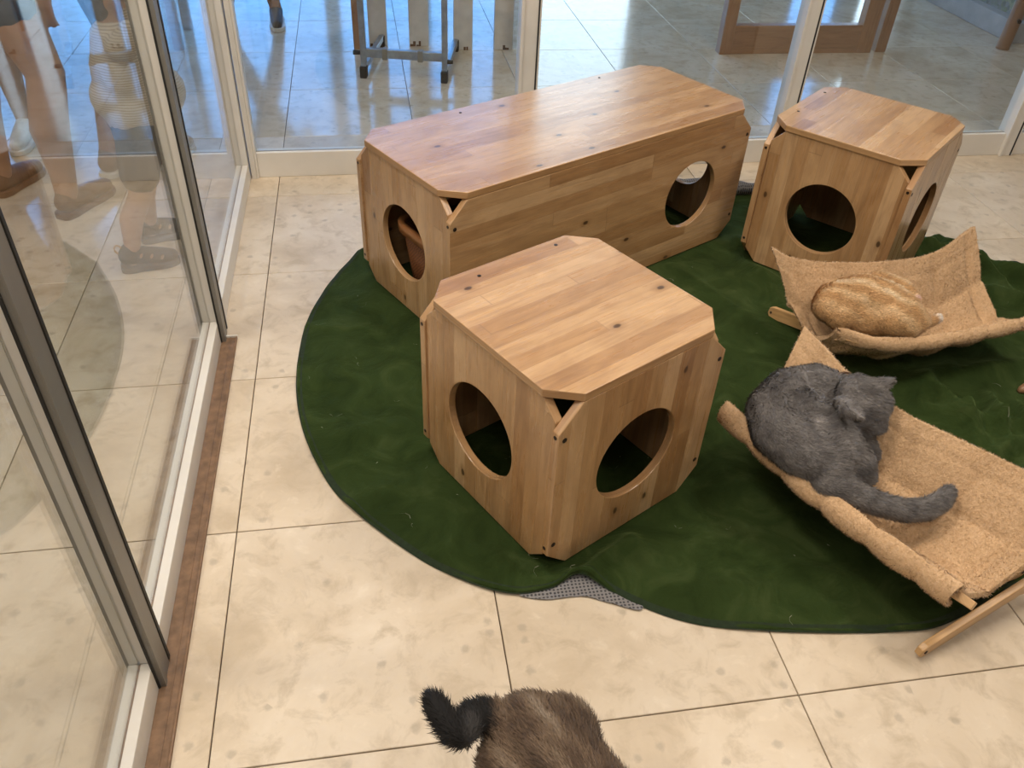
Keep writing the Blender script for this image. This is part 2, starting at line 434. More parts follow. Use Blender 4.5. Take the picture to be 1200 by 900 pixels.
def vnoise(P, s, seed=0.0):
    return np.array([noise.noise(Vector((p[0] * s + seed, p[1] * s - seed, p[2] * s + 2 * seed))) for p in P])
def lerp3(t, stops):
    t = np.clip(t, stops[0][0], stops[-1][0]); xs = [s[0] for s in stops]
    return np.stack([np.interp(t, xs, [s[1][k] for s in stops]) for k in range(3)], axis=1)

# ------------------------------------------------------------------ floor of tiles
S = 0.6
X0, X1, Y0, Y1 = -3.6, 7.2, -3.0, 6.6
floor = struct(box('floor', (X0, X1, Y0, Y1, -.06, -.006), 'grout', bevel=0))
tile_me = None
bmt = boxbm(.0013, S - .0013, .0013, S - .0013, -.0062, 0)
bmesh.ops.bevel(bmt, geom=[e for e in bmt.edges if all(v.co.z > -.001 for v in e.verts)], offset=.0012, segments=1, affect='EDGES')
tile_me = bpy.data.meshes.new('tile'); bmt.to_mesh(tile_me); bmt.free(); tile_me.materials.append(M['tile']); tile_worn = tile_me.copy(); tile_worn.materials.clear(); tile_worn.materials.append(M['tile_worn'])
for i in range(-6, 12):
    for j in range(-5, 11):
        o = bpy.data.objects.new('tile', tile_worn if (-1 <= i <= 8 and j <= 4) else tile_me); COL.objects.link(o); o.parent = floor; o.location = (i * S, j * S, 0)

# ------------------------------------------------------------------ hall shell
ceiling = struct(box('ceiling', (X0, X1, Y0, Y1, CEIL + .02, CEIL + .12), 'ceil', bevel=0))
struct(box('wall_back', (X0, X1, Y0 - .1, Y0, -.06, CEIL + .1), 'wallpaint', bevel=0))
struct(box('wall_left', (X0 - .1, X0, Y0 - .1, Y1 + .1, -.06, CEIL + .1), 'wallpaint', bevel=0))
struct(box('wall_right', (X1, X1 + .1, Y0 - .1, Y1 + .1, -.06, CEIL + .1), 'wallpaint', bevel=0))
# street front at the far side: openings between piers
wf = struct(bpy.data.objects.new('wall_far', None)); COL.objects.link(wf)
OPEN = [(-3.4, -2.3, 1), (-2.2, -1.1, 1), (-1.0, .1, 1), (.22, .85, 1), (.97, 1.6, 1), (1.75, 2.75, 0), (4.2, 4.72, 1), (4.85, 5.3, 0)]   # 1 = tinted pane, 0 = open doorway
xs = X0
for k, (a, b, g) in enumerate(OPEN):
    box('pier', (xs, a, Y1, Y1 + .2, -.06, CEIL + .1), 'darkpaint', wf, 0); xs = b
    box('lintel', (a, b, Y1, Y1 + .2, 2.75, CEIL + .1), 'darkpaint', wf, 0)
    if g:
        box('pane', (a, b, Y1 + .09, Y1 + .096, -.06, 2.75), 'blue_glass', wf, 0)
box('pier', (xs, X1, Y1, Y1 + .2, -.06, CEIL + .1), 'darkpaint', wf, 0)
# low mosaic wall at the right beyond the glass
ml = struct(box('wall_mosaic', (4.66, 4.86, 4.30, 5.4, 0, 1.1), 'mural', bevel=.004))
pl = box('plinth', (4.585, 4.70, 4.24, 5.4, 0, .13), 'stone', ml, .006)
box('plinth', (4.70, 6.4, 4.20, 4.30, 0, .13), 'stone', ml, .006)
struct(box('wall_stone', (4.70, 6.4, 4.30, 4.5, 0, 1.1), 'stone', bevel=.004))
# ceiling lamps
for i, (lx, ly) in enumerate(LAMPS):
    mt = Matrix.Translation((lx, ly, CEIL + .02))
    hs_ = box('lamp_housing', (-.31, .31, -.31, .31, -.04, 0), 'alu', ceiling, .003, mt)
    box('lamp_diffuser', (-.285, .285, -.285, .285, -.052, -.04), 'lamp', hs_, .002)

# ------------------------------------------------------------------ glass enclosure, left side
XI, XO, RH = -.117, -.163, .075      # inner face, outer face, rail height
TOP = 2.5
def rail_left(n, y0, y1):
    r = struct(bpy.data.objects.new('window_%d' % n, None)); COL.objects.link(r)
    box('bottom_rail', (XO, XI, y0, y1, 0, RH - .004), 'alu', r, .002)
    xm = XO + .022
    box('rail_lip', (XO, xm - .0022, y0, y1, RH - .0045, RH), 'alu', r, .001)
    box('rail_lip', (xm + .0022, XI, y0, y1, RH - .0045, RH), 'alu', r, .001)
    box('groove', (xm - .0022, xm + .0022, y0, y1, RH - .0045, RH - .0028), 'rust', r, 0)
    box('pane', (xm - .002, xm + .002, y0, y1, RH - .003, TOP), 'glass', r, 0)
    box('top_rail', (XO, XI, y0, y1, TOP, TOP + .08), 'alu', r, .002)
    return r
rail_left(1, -2.4, .205); rail_left(2, .265, 1.405); rail_left(3, 1.465, 2.535)
def post_left(n, y0, plate=True):
    r = struct(bpy.data.objects.new('trim_%d' % n, None)); COL.objects.link(r)
    xm = XO + .020
    box('stile', (XO, XI, y0 + .003, y0 + .060, 0, TOP), 'alu', r, .001)
    box('stile_face', (XO + .004, xm - .001, y0, y0 + .004, RH, TOP), 'alu', r, .0008)
    box('stile_face', (xm + .001, XI, y0, y0 + .004, RH, TOP), 'alu', r, .0008)
    box('glazing_bead', (XO - .008, XO + .003, y0 + .006, y0 + .016, RH - .02, TOP), 'alu_grey', r, .001)
    if plate:
        box('cover_plate', (XI, XI + .012, y0 - .012, y0 + .046, .002, TOP), 'alu_grey', r, .0015)
        box('cover_rib', (XI + .011, XI + .015, y0 - .012, y0 + .004, .002, TOP), 'alu_grey', r, .001)
        box('gasket', (XI + .004, XI + .014, y0 + .046, y0 + .056, .012, TOP), 'gasket', r, .001)
        box('gasket', (XI - .001, XI + .004, y0 - .016, y0 - .011, .002, TOP), 'gasket', r, .001)
post_left(1, .205); post_left(2, 1.405)
post_left(3, 2.535, False)
trk = struct(bpy.data.objects.new('trim_4', None)); COL.objects.link(trk)
box('floor_track', (XI, -.070, -2.4, 1.415, 0, .005), 'track', trk, .001)
box('track_lip', (-.0745, -.070, -2.4, 1.415, .004, .009), 'track', trk, .001)
box('track_rib', (-.092, -.089, -2.4, 1.415, .004, .007), 'track', trk, .0005)
box('end_cap', (-.104, -.069, 1.413, 1.419, 0, .012), 'alu', trk, .001)
# ------------------------------------------------------------------ glass enclosure, far side
YI, YO, FH = 2.577, 2.625, .108
def far_panel(n, x0, x1):
    r = struct(bpy.data.objects.new('window_%d' % n, None)); COL.objects.link(r)
    box('bottom_rail', (x0, x1, YI, YO, 0, FH), 'alu', r, .0025)
    box('gasket', (x0, x1, YI + .016, YI + .020, FH, FH + .002), 'alu_grey', r, 0)
    box('pane', (x0, x1, YI + .020, YI + .025, FH, TOP), 'glass', r, 0)
    box('top_rail', (x0, x1, YI, YO, TOP, TOP + .08), 'alu', r, .0025)
def far_post(n, x0, x1):
    r = struct(bpy.data.objects.new('trim_%d' % n, None)); COL.objects.link(r)
    box('post', (x0 + .012, x1 - .012, YI - .010, YO + .012, 0, TOP + .08), 'alu', r, .002)
    box('post_flange', (x0, x0 + .013, YI - .018, YO + .012, 0, TOP + .08), 'alu', r, .002)
    box('gasket', (x1 - .014, x1 - .008, YI - .014, YI + .02, .002, TOP), 'gasket', r, .001)
    box('post_flange', (x1 - .009, x1, YI - .012, YO + .012, 0, TOP + .08), 'alu', r, .002)
PX = [(-.117, -.083), (1.008, 1.090), (2.205, 2.280), (3.385, 3.455), (4.56, 4.63)]
r = struct(bpy.data.objects.new('trim_5', None)); COL.objects.link(r)
box('post', (-.112, -.092, YI - .016, YO + .02, 0, TOP + .08), 'alu', r, .002)
box('post_flange', (-.092, -.083, YI - .010, YO + .012, 0, TOP + .08), 'alu', r, .002)
for k in range(1, 5): far_post(5 + k, *PX[k])
for k in range(4): far_panel(4 + k, PX[k][1], PX[k + 1][0])

# ------------------------------------------------------------------ wooden hide boxes
def panel(name, parent, w_, h_, t_, mw, grain='x', ch=.06, hole=None, mat='wood'):
    """board in the local xy plane, thickness towards -z, corners cut off, optional round hole (cx, cy, r)"""
    bm = bmesh.new()
    a, b = w_ / 2, h_ / 2; c = ch
    pts = [(-a + c, -b), (a - c, -b), (a, -b + c), (a, b - c), (a - c, b), (-a + c, b), (-a, b - c), (-a, -b + c)]
    vs = [bm.verts.new((x, y, 0)) for x, y in pts]; ed = [bm.edges.new((vs[i], vs[(i + 1) % 8])) for i in range(8)]
    if hole:
        n = 56; hv = [bm.verts.new((hole[0] + hole[2] * math.cos(2 * PI * k / n), hole[1] + hole[2] * math.sin(2 * PI * k / n), 0)) for k in range(n)]
        ed += [bm.edges.new((hv[k], hv[(k + 1) % n])) for k in range(n)]
        bmesh.ops.triangle_fill(bm, use_beauty=True, edges=ed)
    else: bm.faces.new(vs)
    bmesh.ops.recalc_face_normals(bm, faces=bm.faces)
    if bm.faces[:][0].normal.z < 0: bmesh.ops.reverse_faces(bm, faces=bm.faces)
    r = bmesh.ops.extrude_face_region(bm, geom=bm.faces[:])
    for v in r['geom']:
        if isinstance(v, bmesh.types.BMVert): v.co.z -= t_
    bm.normal_update(); uvbox(bm, grain)
    o = obj(name, bm, mat, parent, mw, bevel=.0022)
    return o
def mat4(o, x, y):
    x = Vector(x); y = Vector(y); z = x.cross(y)
    return Matrix.Translation(o) @ Matrix((x, y, z)).transposed().to_4x4()
screw_me = None
def screw(parent, pos, nrm, r=.0062):
    bm = bmesh.new(); n = Vector(nrm).normalized(); p = Vector(pos)
    cylbm(p - n * .004, p + n * .0010, r, r, 14, bm); cylbm(p + n * .0008, p + n * .0016, r * .55, r * .45, 6, bm)
    return obj('screw', bm, 'screw', parent)
def hide_box(label, cx, cy, yaw, L, W, H, holes, ch=.062, t=.021, z=.012):
    b = thing('cat_hide_box', label, 'box', (cx, cy, z), yaw, 'wooden cat hide boxes on the blanket')
    hs = H - t; zc = hs / 2
    panel('top_panel', b, L, W, t, mat4((0, 0, H), (1, 0, 0), (0, 1, 0)), 'x', ch)
    gl = 'x' if L > W * 1.5 else 'y'
    # long panels at -y and +y run the full length, end panels sit between them
    panel('side_panel', b, L, hs, t, mat4((0, -W / 2, zc), (1, 0, 0), (0, 0, 1)), gl, ch, holes.get('-y'))
    panel('side_panel', b, L, hs, t, mat4((0, W / 2, zc), (-1, 0, 0), (0, 0, 1)), gl, ch, holes.get('+y'))
    we = W - 2 * t
    panel('end_panel', b, we, hs, t, mat4((-L / 2 + .006, 0, zc), (0, -1, 0), (0, 0, 1)), 'y', ch * .72, holes.get('-x'))
    panel('end_panel', b, we, hs, t, mat4((L / 2 - .006, 0, zc), (0, 1, 0), (0, 0, 1)), 'y', ch * .72, holes.get('+x'))
    for sx in (-1, 1):
        for zz in (ch + .03, hs - ch - .02):
            for sy in (-1, 1): screw(b, (sx * (L / 2 - .017), sy * W / 2, zz), (0, sy, 0))
    for sy in (-1, 1):
        for zz in (ch + .02, hs - ch - .012): screw(b, (-L / 2, sy * (W / 2 - t / 2), zz), (-1, 0, 0), .0048)
    for sx, sy in ((-.42, .93), (.55, .97)):
        screw(b, (sx * L / 2, sy * (W / 2 - .02), H), (0, 0, 1), .005)
    return b
front_box = hide_box('square wooden cat hide box with two round holes at the centre of the photo', .8236, .7207, .5061, .514, .514, .522,
         {'-y': (0, -.004, .125), '-x': (-.02, -.006, .125), '+y': None, '+x': None})
long_box = hide_box('long wooden cat hide bench standing beside the far glass wall', 1.0465, 1.832, .4994, 1.3207, .5324, .515,
         {'-y': (.385, -.005, .125), '-x': (-.005, -.005, .125), '+y': (-.40, .01, .125), '+x': (0, 0, .125)})
right_box = hide_box('square wooden cat hide box behind the hammock with the ginger cat', 2.093, 1.725, .7215, .514, .514, .528,
         {'-y': (.02, -.01, .125), '-x': (0, -.01, .125), '+y': None, '+x': None})

# brown basket inside the long box
def rrect(a, b, r, n=6):
    pts = []
    for sx, sy, a0 in ((1, 1, 0), (-1, 1, PI / 2), (-1, -1, PI), (1, -1, 1.5 * PI)):
        for k in range(n + 1):
            q = a0 + k * PI / 2 / n; pts.append((sx * (a - r) + r * math.cos(q), sy * (b - r) + r * math.sin(q)))
    return pts
def loft(rings, bm=None, close=False):
    bm = bm or bmesh.new(); R_ = [[bm.verts.new(p) for p in r] for r in rings]; n = len(R_[0])
    for a, b in zip(R_, R_[1:]):
        for k in range(n): bm.faces.new((a[k], a[(k + 1) % n], b[(k + 1) % n], b[k]))
    return bm, R_
bk = thing('basket', 'brown woven plastic basket standing inside the long wooden hide bench', 'basket', (.672, 1.610, .014), .4994)
rg = []
for s_, z_ in ((.80, 0), (.84, .02), (1.0, .25), (.975, .25), (.82, .03), (.78, .012)):
    rg.append([(x * s_, y * s_, z_) for x, y in rrect(.17, .14, .05)])
bm, R_ = loft(rg); bm.faces.new(R_[0][::-1]); bm.faces.new(R_[-1])
obj('bowl', bm, 'wicker', bk, smooth=True)
rg = []
for s_, z_ in ((.985, .235), (1.075, .232), (1.085, .262), (1.06, .268), (.985, .266), (.965, .255), (.985, .235)):
    rg.append([(x * s_, y * s_, z_) for x, y in rrect(.17, .14, .055)])
bm, R_ = loft(rg); obj('rim', bm, 'brown_plastic', bk, smooth=True)

# ------------------------------------------------------------------ green blanket
OUT = [(.317, 1.922), (.211, 1.697), (.144, 1.471), (.123, 1.246), (.132, 1.045), (.172, .862), (.241, .695), (.335, .568), (.451, .446), (.564, .362),
       (.648, .327), (.73, .332), (.802, .356), (.855, .318), (.925, .262), (1.012, .209), (1.121, .172), (1.292, .14), (1.449, .12), (1.572, .113), (1.703, .149), (1.823, .195), (1.90, .22),
       (2.10, .32), (2.35, .52), (2.56, .82), (2.68, 1.12), (2.74, 1.35), (2.71, 1.53), (2.66, 1.70), (2.565, 1.83), (2.42, 2.05), (2.20, 2.20), (1.918, 2.262), (1.6, 2.33), (1.2, 2.33), (.85, 2.26), (.52, 2.12)]
BC = (1.33, 1.16)
outline = np.array(catmull([(*p, 0) for p in OUT] + [(*OUT[0], 0)], 10))[:-1, :2]
BOXES = [(.8236, .7207, .5061, .514, .514), (1.0465, 1.832, .4994, 1.3207, .5324), (2.093, 1.725, .7215, .514, .514)]
def seg_d(P, a, b):
    a = np.array(a); b = np.array(b); d = b - a; t = np.clip(((P - a) @ d) / (d @ d), 0, 1)
    return np.hypot(*(P - (a + t[:, None] * d)).T), t
def pxy(px, py): v = at(px, py); return (v.x, v.y)
RIDGES = [  # fold lines: start, end (seen at pixels), height, width
    ((905, 395), (760, 300), .010, .03), ((850, 270), (905, 330), .016, .03), ((870, 290), (940, 400), .010, .025),
    ((360, 385), (440, 388), .007, .012), ((350, 430), (430, 470), .006, .03), ((370, 520), (470, 500), .007, .03), ((420, 590), (500, 560), .007, .03),
    ((540, 640), (620, 680), .008, .03), ((682, 682), (735, 640), .022, .028), ((735, 640), (790, 690), .012, .03), ((700, 690), (640, 668), .016, .025),
    ((800, 690), (950, 700), .010, .03), ((760, 660), (870, 640), .008, .03), ((880, 660), (1010, 690), .009, .03), ((900, 720), (1000, 716), .006, .02),
    ((1085, 450), (1150, 520), .018, .022), ((1155, 470), (1175, 525), .022, .02), ((1100, 490), (1200, 505), .012, .02), ((1120, 440), (1200, 430), .012, .03),
    ((1080, 480), (1140, 500), .010, .025), ((1185, 480), (1210, 520), .02, .02), ((1060, 455), (1110, 430), .008, .03), ((1150, 540), (1210, 520), .014, .02),
    ((1095, 288), (1170, 340), .050, .028), ((1150, 318), (1230, 350), .055, .03), ((1160, 345), (1240, 380), .03, .025), ((1070, 292), (1100, 300), .04, .025)]
def blanket_h(P):
    h = np.full(len(P), .007)
    n1 = vnoise(np.c_[P, np.zeros(len(P))], 5.5, 3.1); n2 = vnoise(np.c_[P, np.zeros(len(P))], 13, 9.7)
    h += .011 * np.clip(n1 + .2, 0, 1) + .005 * np.clip(n2, -.3, 1)
    for a, b, hh, ww in RIDGES:
        d, t = seg_d(P, pxy(*a), pxy(*b))
        d = d + .008 * n2
        h += (2.6 if a[0] > 1050 and a[1] > 400 else 1.5) * hh * np.exp(-(d / ww) ** 2) * (.45 + .55 * np.sin(PI * np.clip(t, .08, .92)))
    for cx, cy, a, L, W in BOXES:
        x = (P[:, 0] - cx) * math.cos(a) + (P[:, 1] - cy) * math.sin(a); y = -(P[:, 0] - cx) * math.sin(a) + (P[:, 1] - cy) * math.cos(a)
        dd = np.hypot(np.maximum(np.abs(x) - L / 2, 0), np.maximum(np.abs(y) - W / 2, 0)); k = np.clip(dd / .05, 0, 1)
        h = .008 * (1 - k) + h * k
    return h
NR = 120; NA = len(outline)
rr = np.linspace(0, 1, NR + 1)[1:]; rr = 1 - (1 - rr) ** 1.15
PV = [np.array([BC])]
for r_ in rr: PV.append(np.array(BC) + (outline - np.array(BC)) * r_)
PV = np.vstack(PV); H = blanket_h(PV)
rad = np.concatenate([[0], np.repeat(rr, NA)])
H = H * (1 - .0 * rad)
H[-NA:] = np.minimum(H[-NA:], .02) * .35 + H[-NA:] * .3
verts = np.c_[PV, H]
faces = [(0, 1 + k, 1 + (k + 1) % NA) for k in range(NA)]
for i in range(NR - 1):
    a = 1 + i * NA; b = a + NA
    faces += [(a + k, b + k, b + (k + 1) % NA, a + (k + 1) % NA) for k in range(NA)]
bl = thing('blanket', 'large round green velvet blanket with grey dotted lining spread on the tiles', 'blanket', (0, 0, 0))
me = bpy.data.meshes.new('velvet_top'); me.from_pydata(verts.tolist(), [], faces); me.update()
vt = link('velvet_top', me, 'velvet', bl, smooth=True)
sd = vt.modifiers.new('solid', 'SOLIDIFY'); sd.thickness = .004; sd.offset = -1
# stitched hem along the edge
edge = verts[-NA:]; inn = np.array(BC)
hv = []; hf = []
for k in range(NA):
    e = edge[k]; d = (e[:2] - inn); d /= np.linalg.norm(d); 
    q = e[:2] - d * .016
    zz = max(blanket_h(np.array([q]))[0], e[2])
    hv += [(q[0], q[1], zz + .0012), (e[0] - d[0] * .004, e[1] - d[1] * .004, e[2] + .003), (e[0] + d[0] * .002, e[1] + d[1] * .002, max(e[2] - .001, .001))]
hf = [f for k in range(NA) for f in ((3 * k, 3 * k + 1, 3 * ((k + 1) % NA) + 1, 3 * ((k + 1) % NA)), (3 * k + 1, 3 * k + 2, 3 * ((k + 1) % NA) + 2, 3 * ((k + 1) % NA) + 1))]
me = bpy.data.meshes.new('hem'); me.from_pydata(hv, [], hf); me.update(); link('hem', me, 'hem', bl, smooth=True)
# lining showing where the edge is pushed up
lp = [pxy(*q) for q in ((608, 700), (640, 704), (682, 700), (715, 708), (752, 716), (740, 690), (700, 668), (660, 668), (625, 684))]
LV = np.array(catmull([(*p, 0) for p in lp] + [(*lp[0], 0)], 6))[:-1]
c = LV.mean(axis=0); rings = []
for s_ in (1.0, .8, .6, .4, .2):
    rings.append([(c[0] + (p[0] - c[0]) * s_, c[1] + (p[1] - c[1]) * s_, .003 + .002 * (1 - s_) + .003 * abs(math.sin(p[0] * 60)) * s_) for p in LV])
bm, R_ = loft(rings); bm.faces.new(R_[-1])
o = obj('lining', bm, 'lining', bl, smooth=True); o['label'] = 'grey dotted lining'
# rolled-back edge behind the boxes
roll = catmull([(1.0, 2.30, .02), (1.3, 2.325, .025), (1.6, 2.325, .03), (1.918, 2.262, .032), (2.12, 2.215, .03), (2.3, 2.12, .02)], 10)
bm = tubebm(roll, [.006 + .024 * math.sin(PI * min(1, max(0, .08 + .84 * i / (len(roll) - 1)))) * (1 + .18 * math.sin(i * 1.3)) for i in range(len(roll))], 12)
o = obj('rolled_edge', bm, 'lining', bl, smooth=True); o['label'] = 'grey lining rolled up at the far edge'

lv, lf = [], []
for k in range(95):
    a_ = rng.uniform(0, 2 * PI); r_ = math.sqrt(rng.uniform(.02, .95)); e_ = outline[int(a_ / (2 * PI) * NA) % NA]
    p0 = np.array(BC) + (e_ - np.array(BC)) * r_; th = rng.uniform(0, 2 * PI); ln = rng.uniform(.006, .04) if k % 3 else .004; wd = .0006 if k % 3 else .0022
    prev = None; pts = [p0 + ln * t_ * np.array([math.cos(th + t_ * 1.2), math.sin(th + t_ * 1.2)]) for t_ in (0, .33, .66, 1)]
    hz = blanket_h(np.array(pts)) + .003; b0 = len(lv)
    for q_, z_ in zip(pts, hz): lv += [(q_[0] - wd * math.sin(th), q_[1] + wd * math.cos(th), z_), (q_[0] + wd * math.sin(th), q_[1] - wd * math.cos(th), z_ + .0006)]
    lf += [(b0 + 2 * i_, b0 + 2 * i_ + 1, b0 + 2 * i_ + 3, b0 + 2 * i_ + 2) for i_ in range(3)]
me = bpy.data.meshes.new('lint'); me.from_pydata(lv, [], lf); me.update()
o = link('lint', me, plain('pale_lint', (.24, .25, .18), .9), bl); o['kind'] = 'stuff'

# ------------------------------------------------------------------ plush hammocks
def hammock(label, far, near, sag, foot_near, foot_far, pole_out=.05, rr=.030, inset=(0, 0)):
    """far, near: points along the far and the near long edge of the sling, from its left to its right end"""
    FC = np.array(catmull([tuple(p) for p in far], 20)); NC = np.array(catmull([tuple(p) for p in near], 20))
    def along(Cv, s):
        d = np.r_[0, np.cumsum(np.linalg.norm(np.diff(Cv[:, :2], axis=0), axis=1))]; x = s * d[-1]
        return np.array([np.interp(x, d, Cv[:, k]) for k in range(3)])
    A, D, B, C = FC[0], FC[-1], NC[0], NC[-1]
    base = (A + B + C + D) / 4
    root = thing('cat_hammock', label, 'hammock', (base[0], base[1], .0), 0, 'plush hammock beds on the blanket')
    off = np.array([base[0], base[1], 0])
    nL, nW = 130, 72
    def surf(s, t):
        N_ = along(NC, s); F_ = along(FC, s); e = N_ - F_; e[2] = 0; e /= np.linalg.norm(e)
        r = rr * (.72 + .28 * abs(math.sin(PI * 5.5 * s + .4)) ** .5)
        t0 = .2
        if t < t0:
            ph = math.radians(-75 + 165 * t / t0)
            P = N_ + e * r * math.cos(ph) + np.array([0, 0, r * math.sin(ph)])
        else:
            u = (t - t0) / (1 - t0); top = N_ + np.array([0, 0, r])
            P = top * (1 - u) + F_ * u
            sg = sag * (1 - .10 * (2 * s - 1) ** 2)
            P[2] -= sg * (math.sin(PI * u ** .8)) ** .9
            Lw = np.linalg.norm(C - B); ww = np.linalg.norm(F_ - N_)
            dS = min(abs(s - c_) for c_ in (.10, .31, .52, .73, .93)) * Lw; dU = min(abs(u - c_) for c_ in (.36, .70)) * ww
            q = (1 - math.exp(-(dS / .011) ** 2)) * (1 - math.exp(-(dU / .011) ** 2)); puff = min(1, dS / .05) * min(1, dU / .05)
            P[2] += (.010 * q + .008 * puff) * min(1, u * 6) * min(1, (1 - u) * 8)
            P += (C - B) * .03 * math.sin(PI * u) * ((1 - s) ** 8)
            if u > .93: P[2] += .006
        return P
    vs = [surf(i / nL, j / nW) - off for i in range(nL + 1) for j in range(nW + 1)]
    fs = []
    for i in range(nL):
        for j in range(nW):
            a = i * (nW + 1) + j; fs.append((a, a + nW + 1, a + nW + 2, a + 1))
    me = bpy.data.meshes.new('sling'); me.from_pydata([tuple(v) for v in vs], [], fs); me.update()
    tmp = bpy.data.objects.new('t', me); COL.objects.link(tmp)
    md = tmp.modifiers.new('s', 'SOLIDIFY'); md.thickness = .013; md.offset = -1; md.use_even_offset = False
    md2 = tmp.modifiers.new('b', 'BEVEL'); md2.width = .005; md2.segments = 3; md2.limit_method = 'ANGLE'; md2.angle_limit = 1.0
    dg = bpy.context.evaluated_depsgraph_get(); me2 = bpy.data.meshes.new_from_object(tmp.evaluated_get(dg)); me2.name = 'sling'
    bpy.data.objects.remove(tmp, do_unlink=True)
    sl = link('sling', me2, 'plush', root, smooth=True)
    cf = lambda P: lerp3(rng.random(len(P)), [(0, (.57, .375, .21)), (.5, (.645, .435, .255)), (1, (.71, .495, .30))])
    fur('plush_pile', sl, me2, 110000, .0064, .0016, lambda P: rng.normal(0, 1, (len(P), 3)), cf, .8, 'fur', None, .45, .1)
    # near pole inside the hem, its bare end sticking out
    pts = [along(NC, x) - off + np.array([0, 0, -.004]) for x in np.linspace(.05, .97, 24)]
    if pole_out > 0: e_ = (C - B) / np.linalg.norm(C - B); pts.append(C - off + e_ * pole_out)
    bm = tubebm(pts, [.0155] * (len(pts) - 1) + [.0135], 4); bm.normal_update(); uvbox(bm, 'y'); obj('pole', bm, 'wood_leg', root, bevel=.0015)
    # crossed end boards with feet on the floor and upright dowels to the corners
    ex = (C - B); ex[2] = 0; ex /= np.linalg.norm(ex)
    for (N_, F_, sgn) in ((B, A, -1), (C, D, 1)):
        ins = -ex * sgn * inset[0 if sgn < 0 else 1]
        ns = N_ - off + ins; fsd = F_ - off + ins
        ac = fsd - ns; ac[2] = 0; Lw = np.linalg.norm(ac); ac /= Lw
        for kk, (lo, hi) in enumerate(((ns - ac * foot_near[0 if sgn < 0 else 1], fsd), (fsd + ac * foot_far, ns + ac * .12))):
            a = lo.copy(); a[2] = .024; b = hi.copy(); b[2] = .13 if kk == 0 else .075
            ox = ex * sgn * (.012 if kk == (0 if sgn > 0 else 1) else -.05)
            a = a + ox; b = b + ox
            d = (b - a); Ln = np.linalg.norm(d); d /= Ln
            side = ex * sgn; upv = np.cross(d, side); upv /= np.linalg.norm(upv)
            if upv[2] < 0: upv = -upv; 
            sd_ = np.cross(upv, d)
            bm = bmesh.new(); hw = .021
            prof = [(0, -hw * .2), (.008, -hw * .85), (.02, -hw), (Ln * .55, -hw * 1.0), (Ln * .70, -hw * 1.1), (Ln * .78, -hw * 1.9), (Ln * .86, -hw * 2.0), (Ln * .93, -hw * 1.2), (Ln, -hw * .8), (Ln + .012, 0), (Ln, hw * .8), (Ln - .02, hw), (.02, hw), (.006, hw * .75)]
            v1 = [bm.verts.new(Vector(d * x + upv * y - sd_ * .008)) for x, y in prof]; v2 = [bm.verts.new(Vector(d * x + upv * y + sd_ * .008)) for x, y in prof]
            n = len(prof)
            bm.faces.new(v1); bm.faces.new(v2[::-1])
            for k in range(n): bm.faces.new((v1[k], v1[(k + 1) % n], v2[(k + 1) % n], v2[k]))
            bm.normal_update(); lay = bm.loops.layers.uv.verify()
            for f in bm.faces:
                for lpp in f.loops: lpp[lay].uv = (lpp.vert.co.dot(Vector(d)), lpp.vert.co.dot(Vector(upv)) + lpp.vert.co.dot(Vector(sd_)))
            obj('crossed_leg', bm, 'wood_leg', root, Matrix.Translation(a), bevel=.002)
            s_ = a + d * .016 - sd_ * .0
            screw(root, s_ + side * .0085, side, .005)
        for cp in ((fsd,) if inset[0 if sgn < 0 else 1] == 0 else ()):
            p = cp + ex * sgn * .004
            bm = cylbm((p[0], p[1], .06), (p[0], p[1], p[2] - .03), .008, .008, 12); bm.normal_update(); uvbox(bm, 'z')
            obj('dowel', bm, 'wood_leg', root)
    root['_'] = 0; del root['_']
    return root, surf
g_far = [at(942, 384, .325), at(962, 405, .305), at(1000, 445, .285), at(1060, 486, .28), at(1120, 515, .28), at(1200, 553, .28), at(1255, 578, .30), at(1286, 584, .33)]
g_near = [at(850, 480, .195), at(955, 574, .19), at(1050, 646, .185), at(1124, 697, .185)]
ham1, surf1 = hammock('caramel plush hammock bed with bare wooden pole end holding the grey cat', g_far, g_near, .15, (-.14, .06), .03, .035, .036, (.12, 0))
o_far = [at(904, 292, .325), at(925, 303, .305), at(965, 309, .285), at(1030, 309, .28), at(1080, 303, .285), at(1108, 292, .30), at(1142, 267, .335)]
o_near = [at(978, 390, .18), at(1020, 401, .175), at(1070, 402, .175), at(1140, 391, .18), at(1215, 374, .19)]
ham2, surf2 = hammock('caramel plush hammock bed beside the right hide box holding the ginger cat', o_far, o_near, .16, (-.18, -.18), .11, -.03, .026, (.17, .25))

# ------------------------------------------------------------------ cats
def P4(px, py, z, r): v = at(px, py, z); return (v.x, v.y, v.z, r)
def cat(name, label, chains, ell, colfn, comb, hair_len, n, voxel=.0075, smooth=5, furcol=None, lenfn=None, parts=()):
    root = thing(name, label, 'cat', (0, 0, 0))
    me = blob('body', chains, voxel, smooth, ell)
    co, no, tri = mesh_np(me)
    c = co.mean(axis=0); zb = co[:, 2].min(); off = np.array([c[0], c[1], zb])
    root.location = off
    me.transform(Matrix.Translation(-Vector(off))); me.update()
    co, no, tri = mesh_np(me)
    set_col(me, np.clip(colfn(co + off) * .9, 0, 1))
    b = link('body', me, 'fur', root, smooth=True)
    fur('fur', b, me, n, hair_len, .0019, lambda P: comb(P + off), lambda P: colfn(P + off), .32, 'fur', (lambda P: lenfn(P + off)) if lenfn else None, .22)
    return root, b, off

